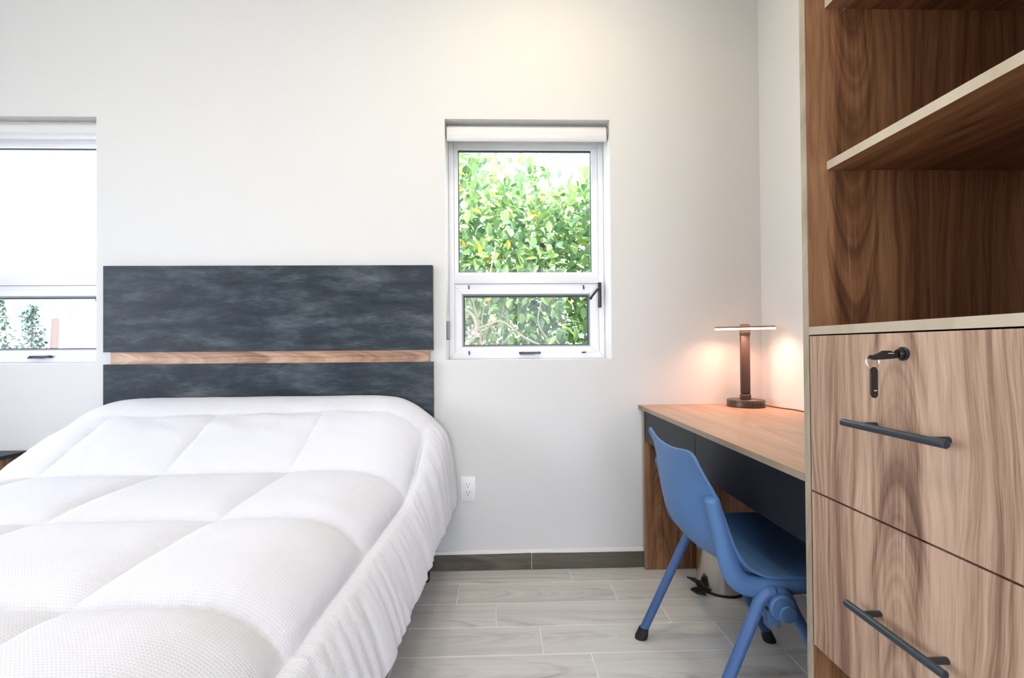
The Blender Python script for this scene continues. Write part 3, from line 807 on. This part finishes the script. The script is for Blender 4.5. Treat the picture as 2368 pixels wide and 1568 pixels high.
def bar(z0, z1, hw, hl):
    b_ = bmesh.new(); pts = []
    for k in range(13):
        a = -PI / 2 + PI * k / 12; pts.append((bxc + hl - hw + hw * math.cos(a), BY + hw * math.sin(a)))
    for k in range(13):
        a = PI / 2 + PI * k / 12; pts.append((bxc - hl + hw + hw * math.cos(a), BY + hw * math.sin(a)))
    prism(b_, pts, 'Z', z0, z1)
    bmesh.ops.rotate(b_, verts=b_.verts[:], cent=(bxc, BY, 0), matrix=Matrix.Rotation(BANG, 3, 'Z')); return b_
bm.free()
bm = bar(BZ + .0005, BZ + .0075, .0165, BL + .004)
bmesh.ops.bevel(bm, geom=[e for e in bm.edges if min(v.co.z for v in e.verts) > BZ + .007], offset=.004, segments=3, affect='EDGES')
hd = finish(bm, 'light_bar', M['lamphead'], lp, smooth=True)
bm = bar(BZ - .0068, BZ + .0003, .0150, BL + .002)
lab(finish(bm, 'light_strip', M['strip'], hd), 'glowing underside of the bar')
la_ = bpy.data.lights.new('desk_lamp_light', 'AREA'); la_.shape = 'RECTANGLE'; la_.size = .225; la_.size_y = .024
la_.energy = LAMP_E; la_.color = (1, .50, .34); la_.spread = math.radians(142)
lo_ = bpy.data.objects.new('lamp_glow', la_); C.objects.link(lo_); lo_.parent = lp; lo_.rotation_euler = (0, 0, BANG); lo_.location = Vector((bxc, BY, BZ - .0075)) - wloc(lp)
bm = bmesh.new()
tube(bm, catmull([(LX + .0765, LYc - .012, DZ + .008), (LX + .090, LYc - .030, DZ + .0042), (LX + .105, 1.965, DZ + .0025), (LX + .118, 1.932, DZ + .0024), (1.242, 1.90, DZ + .0024), (1.244, 1.80, DZ + .0024), (1.244, 1.25, DZ + .0024)], 8), .0023, 8)
finish(bm, 'power_cord', M['cord'], lp, smooth=True)

# ------------------------------------------------------------------ chair
ch = empty('chair', (.70, 1.355, 0), 'blue plastic shell chair on tube legs, tucked under the desk', 'chair')
CYM = 1.355
cen = catmull([(.950, 0, .418), (.930, 0, .434), (.86, 0, .437), (.75, 0, .430), (.65, 0, .432), (.585, 0, .448), (.535, 0, .492), (.508, 0, .560), (.498, 0, .65), (.492, 0, .742)], 8)
edg = catmull([(.950, 0, .424), (.932, 0, .440), (.88, 0, .449), (.77, 0, .4465), (.690, 0, .4490), (.634, 0, .475), (.602, 0, .520), (.580, 0, .580), (.550, 0, .675), (.508, 0, .772)], 8)
hwd = catmull([(.185, 0, 0), (.212, 0, 0), (.224, 0, 0), (.226, 0, 0), (.226, 0, 0), (.226, 0, 0), (.226, 0, 0), (.225, 0, 0), (.222, 0, 0), (.217, 0, 0)], 8)
NP = len(cen); NUu = 36
bm = bmesh.new(); grid = []
for j in range(NP):
    row = []
    q = j / (NP - 1)
    for i in range(NUu + 1):
        u = -1 + 2 * i / NUu
        w_ = abs(u) ** 2.2
        p = cen[j].lerp(edg[j], w_)
        hw = hwd[j].x
        z_ = p.z
        # rounded upper corners
        if q > .80:
            cut = (abs(u) ** 9) * .034 * smooth(.80, 1, q); z_ -= cut; 
            hwx = hw - .0 * cut
        row.append(bm.verts.new((p.x, CYM + u * hw, z_)))
    grid.append(row)
for j in range(NP - 1):
    for i in range(NUu):
        bm.faces.new((grid[j][i], grid[j][i + 1], grid[j + 1][i + 1], grid[j + 1][i]))
sh = finish(bm, 'seat_shell', M['blue'], ch, smooth=True, autosmooth=80)
sd = sh.modifiers.new('thickness', 'SOLIDIFY'); sd.thickness = .0075; sd.offset = 0; sd.use_even_offset = True
bv = sh.modifiers.new('rim', 'BEVEL'); bv.width = .0025; bv.segments = 2; bv.limit_method = 'ANGLE'; bv.angle_limit = 1.0
for s in (-1, 1):
    yr = CYM + s * .214
    bm = bmesh.new()
    path = catmull([(.543, yr, .650), (.551, yr, .620), (.570, yr, .545), (.588, yr, .475), (.612, yr, .4355), (.655, yr, .4215), (.72, yr, .4250), (.82, yr, .4290), (.90, yr, .4290)], 6)
    n_ = len(path)
    rz = []; ry = []
    for k in range(n_):
        f_ = k / (n_ - 1)
        e = min(1, (k + .25) / 3.0)
        rr_ = (.019 + .007 * smooth(.1, .45, f_) - .008 * smooth(.6, 1, f_))
        rr_ *= math.sqrt(max(.02, 1 - (1 - e) ** 2)); rz.append(rr_)
        ry.append((.0185 - .002 * f_) * math.sqrt(max(.02, 1 - (1 - e) ** 2)))
    tube(bm, path, rz, 20, up=(-1, 0, 0), rx=ry)
    finish(bm, 'back_support', M['blue'], ch, smooth=True, autosmooth=70)
    # the bent tube: two legs meeting in an arch
    ya_, yf_ = CYM + s * .232, CYM + s * .250
    A = (.688, ya_, .418)
    for nm, foot, dirx in (('leg', (.487, yf_, .022), -1), ('leg', (.917, yf_ - s * .012, .022), 1)):
        arch = [(.690 + dirx * .001, ya_, .4195), (.690 + dirx * .020, ya_, .4145), (.690 + dirx * .036, ya_, .397), (.690 + dirx * .051, ya_ + s * .001, .362)]
        pts = catmull(arch + [((arch[-1][0] + foot[0]) / 2, (arch[-1][1] + foot[1]) / 2, (arch[-1][2] + foot[2]) / 2), foot], 6)
        bm = bmesh.new(); tube(bm, pts, .0145, 18)
        lg = finish(bm, nm, M['bluemetal'], ch, smooth=True)
        d_ = (pts[-1] - pts[-3]).normalized()
        bm = bmesh.new()
        f0 = Vector(foot) - d_ * .012
        top = [f0 + Vector((.0165 * math.cos(2 * PI * k / 16), .0165 * math.sin(2 * PI * k / 16), .006)) for k in range(16)]
        rings = []
        for (zz, sc, off) in ((None, 1, 0), (.010, 1.18, .3), (.0, 1.12, .55)):
            rg = []
            for k in range(16):
                a = 2 * PI * k / 16
                if zz is None: rg.append(bm.verts.new(top[k]))
                else:
                    cx_ = foot[0] + dirx * .012 * off; rg.append(bm.verts.new((cx_ + .0165 * sc * 1.15 * math.cos(a), foot[1] + .0165 * sc * math.sin(a), zz + .0003)))
            rings.append(rg)
        for r0, r1 in zip(rings, rings[1:]):
            for k in range(16): bm.faces.new((r0[k], r0[(k + 1) % 16], r1[(k + 1) % 16], r1[k]))
        bm.faces.new(rings[0]); bm.faces.new(rings[-1])
        finish(bm, 'rubber_foot', M['blackrubber'], lg, smooth=True)
    # round cover with a comma-shaped relief, and the coupling clip under it
    yd = ya_ + s * .0145
    bm = bmesh.new(); lathe(bm, [(0, -.010 * s), (.029, -.010 * s), (.031, -.004 * s), (.031, .006 * s), (.028, .009 * s), (0, .0095 * s)], (.700, yd, .388), 'Y', 36)
    cv = finish(bm, 'joint_cover', M['blue'], ch, smooth=True)
    bm = bmesh.new(); lathe(bm, [(0, 0), (.019, 0), (.021, .003 * s), (.019, .006 * s), (0, .0065 * s)], (.709, yd + s * .0085, .377), 'Y', 28)
    finish(bm, 'cover_relief', M['blue'], cv, smooth=True)
    bm = bmesh.new()
    prism(bm, [(.672, .372), (.702, .372), (.704, .330), (.696, .330), (.695, .338), (.682, .338), (.681, .330), (.672, .330)], 'Y', ya_ - s * .020, ya_ + s * .0)
    finish(bm, 'coupling_clip', M['blue'], ch)
boxobj('under_frame', (.665, .715, CYM - .205, CYM + .205, .400, .4195), M['bluemetal'], ch, bev=.006)

ch.rotation_euler = (0, 0, -.05)

# ------------------------------------------------------------------ pedal bin
BX, BYc, BR = .945, 1.952, .100
bn = empty('pedal_bin', (BX, BYc, 0), 'small stainless steel pedal bin on the floor under the desk', 'bin')
bm = bmesh.new(); lathe(bm, [(0, .0005), (BR + .003, .0005), (BR + .004, .003), (BR + .003, .009), (0, .009)], (BX, BYc, 0), 'Z', 48)
finish(bm, 'base_ring', M['blackrubber'], bn, smooth=True)
bm = bmesh.new(); lathe(bm, [(0, .0095), (BR, .0095), (BR - .001, .03), (BR - .004, .225), (0, .225)], (BX, BYc, 0), 'Z', 64)
finish(bm, 'body', M['steel'], bn, smooth=True)
bm = bmesh.new(); lathe(bm, [(0, .2255), (BR - .001, .2255), (BR - .001, .237), (BR - .012, .252), (BR * .5, .266), (0, .270)], (BX, BYc, 0), 'Z', 48)
finish(bm, 'lid', M['blackrubber'], bn, smooth=True)
bm = bmesh.new()
prism(bm, [(.860, 1.905), (.835, 1.930), (.798, 1.915), (.812, 1.885), (.845, 1.872)], 'Z', .004, .011)
finish(bm, 'pedal', M['blackrubber'], bn)
bm = bmesh.new()
vs_ = [bm.verts.new(p) for p in ((.862, 1.925, .024), (.846, 1.888, .022), (.823, 1.895, .044), (.790, 1.935, .046), (.826, 1.945, .034))]
bm.faces.new(vs_)
r = bmesh.ops.extrude_face_region(bm, geom=bm.faces[:])
bmesh.ops.translate(bm, verts=[v for v in r['geom'] if isinstance(v, bmesh.types.BMVert)], vec=(0, 0, .006))
finish(bm, 'pedal_flap', M['blackrubber'], bn)
bm = bmesh.new(); tube(bm, [(.868, 1.915, .0185), (.835, 1.902, .0185), (.815, 1.905, .0185)], .002, 6)
finish(bm, 'pedal_rod', M['ring'], bn)
bm = bmesh.new(); box(bm, BX - .01, BX + .01, BYc - BR - .004, BYc - BR + .005, .078, .09)
finish(bm, 'rear_catch', M['blackrubber'], bn)

# ------------------------------------------------------------------ outdoors
gr = tag(boxobj('ground', (-40, 30, D + WT + .005, 60, -.30, -.12), M['ground']), 'pale ground outside the windows', 'ground', kind='structure')
tr_ = tag(boxobj('terrace_ground', (LW - WT - .004, 30, -30, FW - WT - .005, -.30, -.12), M['ground']), 'pale ground outside the front wall', 'ground', kind='structure')
gl_ = tag(boxobj('courtyard_ground', (-40, LW - WT - .005, -30, D + WT + .004, -.30, -.12), M['ground']), 'pale ground outside the left wall', 'ground', kind='structure')

def leaf_geom(L, Wd):
    """a pointed leaf folded along its midrib: 10 verts, 12 triangles"""
    st = [(0, 0), (.18, .62), (.45, 1), (.75, .66), (1, 0)]
    v = []; f = []
    mid = [(0, s_ * L, -.10 * L * s_ * s_) for s_, _ in st]
    v += mid
    lft = len(v); v += [(-w_ * Wd, s_ * L, .22 * w_ * Wd - .10 * L * s_ * s_) for s_, w_ in st[1:4]]
    rg = len(v); v += [(w_ * Wd, s_ * L, .22 * w_ * Wd - .10 * L * s_ * s_) for s_, w_ in st[1:4]]
    for b_, fl_ in ((lft, 0), (rg, 1)):
        fs = [(0, 1, b_), (1, 2, b_ + 1, b_), (2, 3, b_ + 2, b_ + 1), (3, 4, b_ + 2)]
        f += [tuple(reversed(q)) if fl_ else q for q in fs]
    return v, f
hg = empty('hedge', (.2, 3.5, -.12), 'leafy green hedge close outside the window beside the desk', 'hedge')
leaf_me = []
LV, LF = leaf_geom(1, .30)
for k in range(4):
    me = bpy.data.meshes.new('leaf'); me.from_pydata(LV, [], LF); me.materials.append(LEAF[k]); leaf_me.append(me)
rnd = random.Random(11)
def rot_leaf():
    e = Matrix.Rotation(rnd.uniform(-PI, PI), 4, 'Z') @ Matrix.Rotation(rnd.uniform(-1.5, .5), 4, 'X') @ Matrix.Rotation(rnd.uniform(-.6, .6), 4, 'Y')
    return e
def htop(x): return 2.32 + .40 * (1 - smooth(-.4, .1, x)) + .08 * math.sin(x * 9)
for k in range(300):
    x = rnd.uniform(-.42, .85); z = rnd.uniform(.80, min(htop(x) + .05, 2.6)); y = 3.02 + rnd.uniform(0, .14) + .06 * math.sin(x * 5 + z * 3)
    c_ = rnd.random(); kk = 3 if c_ < .05 else (2 if c_ < .40 else (0 if c_ < .75 else 1))
    o = bpy.data.objects.new('leaf', leaf_me[kk]); C.objects.link(o); o.parent = hg
    L = rnd.uniform(.055, .10)
    o.matrix_local = Matrix.Translation(Vector((x, y, z)) - wloc(hg)) @ rot_leaf() @ Matrix.Scale(L, 4)
vs_, fs_, mi_ = [], [], []
for k in range(26000):
    x = rnd.uniform(-1.3, 2.1); y = 3.12 + 1.3 * rnd.random() + .06 * math.sin(x * 5)
    z = rnd.uniform(-.1, htop(x) + .10 * rnd.random() + .1 * (y - 3.1))
    if x < 0.0 and z < 1.30 and rnd.random() < .25: continue
    mt_ = Matrix.Translation((x, y, z)) @ rot_leaf() @ Matrix.Scale(rnd.uniform(.06, .11), 4)
    c_ = rnd.random(); kk = 3 if c_ < .03 else (2 if c_ < .35 else (0 if c_ < .72 else 1))
    b_ = len(vs_); vs_ += [mt_ @ Vector(p) - wloc(hg) for p in LV]
    for q in LF: fs_.append(tuple(b_ + i_ for i_ in q)); mi_.append(kk)
me = bpy.data.meshes.new('foliage'); me.from_pydata(vs_, [], fs_)
for q in LEAF: me.materials.append(q)
for p, kk in zip(me.polygons, mi_): p.material_index = kk
o = bpy.data.objects.new('foliage', me); C.objects.link(o); o.parent = hg; tag(o, kind='stuff')
def branch(pts, r, mt='twig'):
    bm = bmesh.new(); tube(bm, catmull(pts, 6), r, 7)
    finish(bm, 'branch', M[mt], hg, smooth=True)
branch([(-.30, 3.02, 1.10), (-.10, 3.00, 1.17), (.02, 3.00, 1.20), (.16, 3.01, 1.10), (.30, 3.02, 1.03), (.42, 3.03, .97)], .0065)
branch([(-.32, 3.0, 1.26), (-.22, 3.0, 1.275), (-.16, 3.0, 1.22), (-.15, 3.0, 1.12), (-.20, 3.01, 1.06)], .010)
branch([(-.17, 3.05, .80), (-.12, 3.04, 1.05), (-.16, 3.04, 1.30), (-.24, 3.06, 1.52)], .005)
branch([(-.05, 3.05, .80), (-.12, 3.04, 1.08), (-.08, 3.04, 1.40), (-.02, 3.06, 1.7)], .004)
for k in range(16):
    x = rnd.uniform(-.36, .02); z = rnd.uniform(.85, 1.1)
    branch([(x, 3.08, z), (x + rnd.uniform(-.1, .1), 3.07, z + .16), (x + rnd.uniform(-.16, .16), 3.08, z + rnd.uniform(.25, .4))], rnd.uniform(.0018, .0035))
branch([(.25, 3.06, .9), (.33, 3.04, 1.05), (.26, 3.05, 1.2), (.3, 3.06, 1.4)], .004)
branch([(.5, 3.06, .85), (.42, 3.04, 1.02), (.33, 3.05, 1.14)], .004)
for x in (-.5, .3, 1.1):
    branch([(x, 3.6, -.13), (x + .05, 3.6, .6), (x - .03, 3.62, 1.3), (x + .06, 3.6, 1.9)], .022, 'bark')

# house beyond the left window
hs = empty('house', (-22, 23, -.12), 'white stucco house seen through the window left of the headboard', 'house')
boxobj('wall', (-38, -12, 20, 27, -.12, 9), M['stucco'], hs)
for x in (-20.0, -17.7):
    f_ = boxobj('window', (x - .50, x + .50, 19.93, 20.0, 2.0, 3.0), M['alu'], hs)
    boxobj('pane', (x - .46, x + .46, 19.92, 19.928, 2.25, 2.95), M['housepane'], f_)
    boxobj('sill', (x - .46, x + .46, 19.92, 19.928, 2.04, 2.22), M['ground'], f_)
def small_tree(x, y, h, label, lean=0):
    t_ = empty('young_tree', (x, y, -.12), label, 'tree', 'young trees before the white house')
    bm = bmesh.new(); tube(bm, [(x, y, -.12), (x + lean * .5, y, h * .5), (x + lean, y, h * .85)], [.05, .04, .02], 8); finish(bm, 'trunk', M['bark'], t_, smooth=True)
    V, F_ = [], []
    for k in range(420):
        q = rnd.random(); zz = .25 * h + .75 * h * q; rr_ = .42 * (1.05 - q) + .08
        a = rnd.uniform(0, 2 * PI); d_ = rr_ * math.sqrt(rnd.random())
        mt_ = Matrix.Translation((x + lean * q + d_ * math.cos(a), y + d_ * math.sin(a), zz)) @ rot_leaf() @ Matrix.Scale(rnd.uniform(.10, .18), 4)
        b_ = len(V); V += [mt_ @ Vector(p) - wloc(t_) for p in LV]; F_ += [tuple(b_ + i_ for i_ in q_) for q_ in LF]
    me = bpy.data.meshes.new('foliage'); me.from_pydata(V, [], F_); me.materials.append(M['fartree'])
    o = bpy.data.objects.new('foliage', me); C.objects.link(o); o.parent = t_; tag(o, kind='stuff')
small_tree(-13.85, 14, 2.45, 'slim young tree nearer the brown post, before the white house')
small_tree(-14.85, 14, 2.7, 'young tree at the left edge of the view, before the white house')
bm = bmesh.new(); tube(bm, [(-13.24, 14, -.12), (-13.23, 14, 1.0), (-13.18, 14, 2.0)], [.11, .10, .09], 12)
tag(finish(bm, 'wooden_post', M['bark'], smooth=True), 'brown wooden post standing before the white house', 'post')
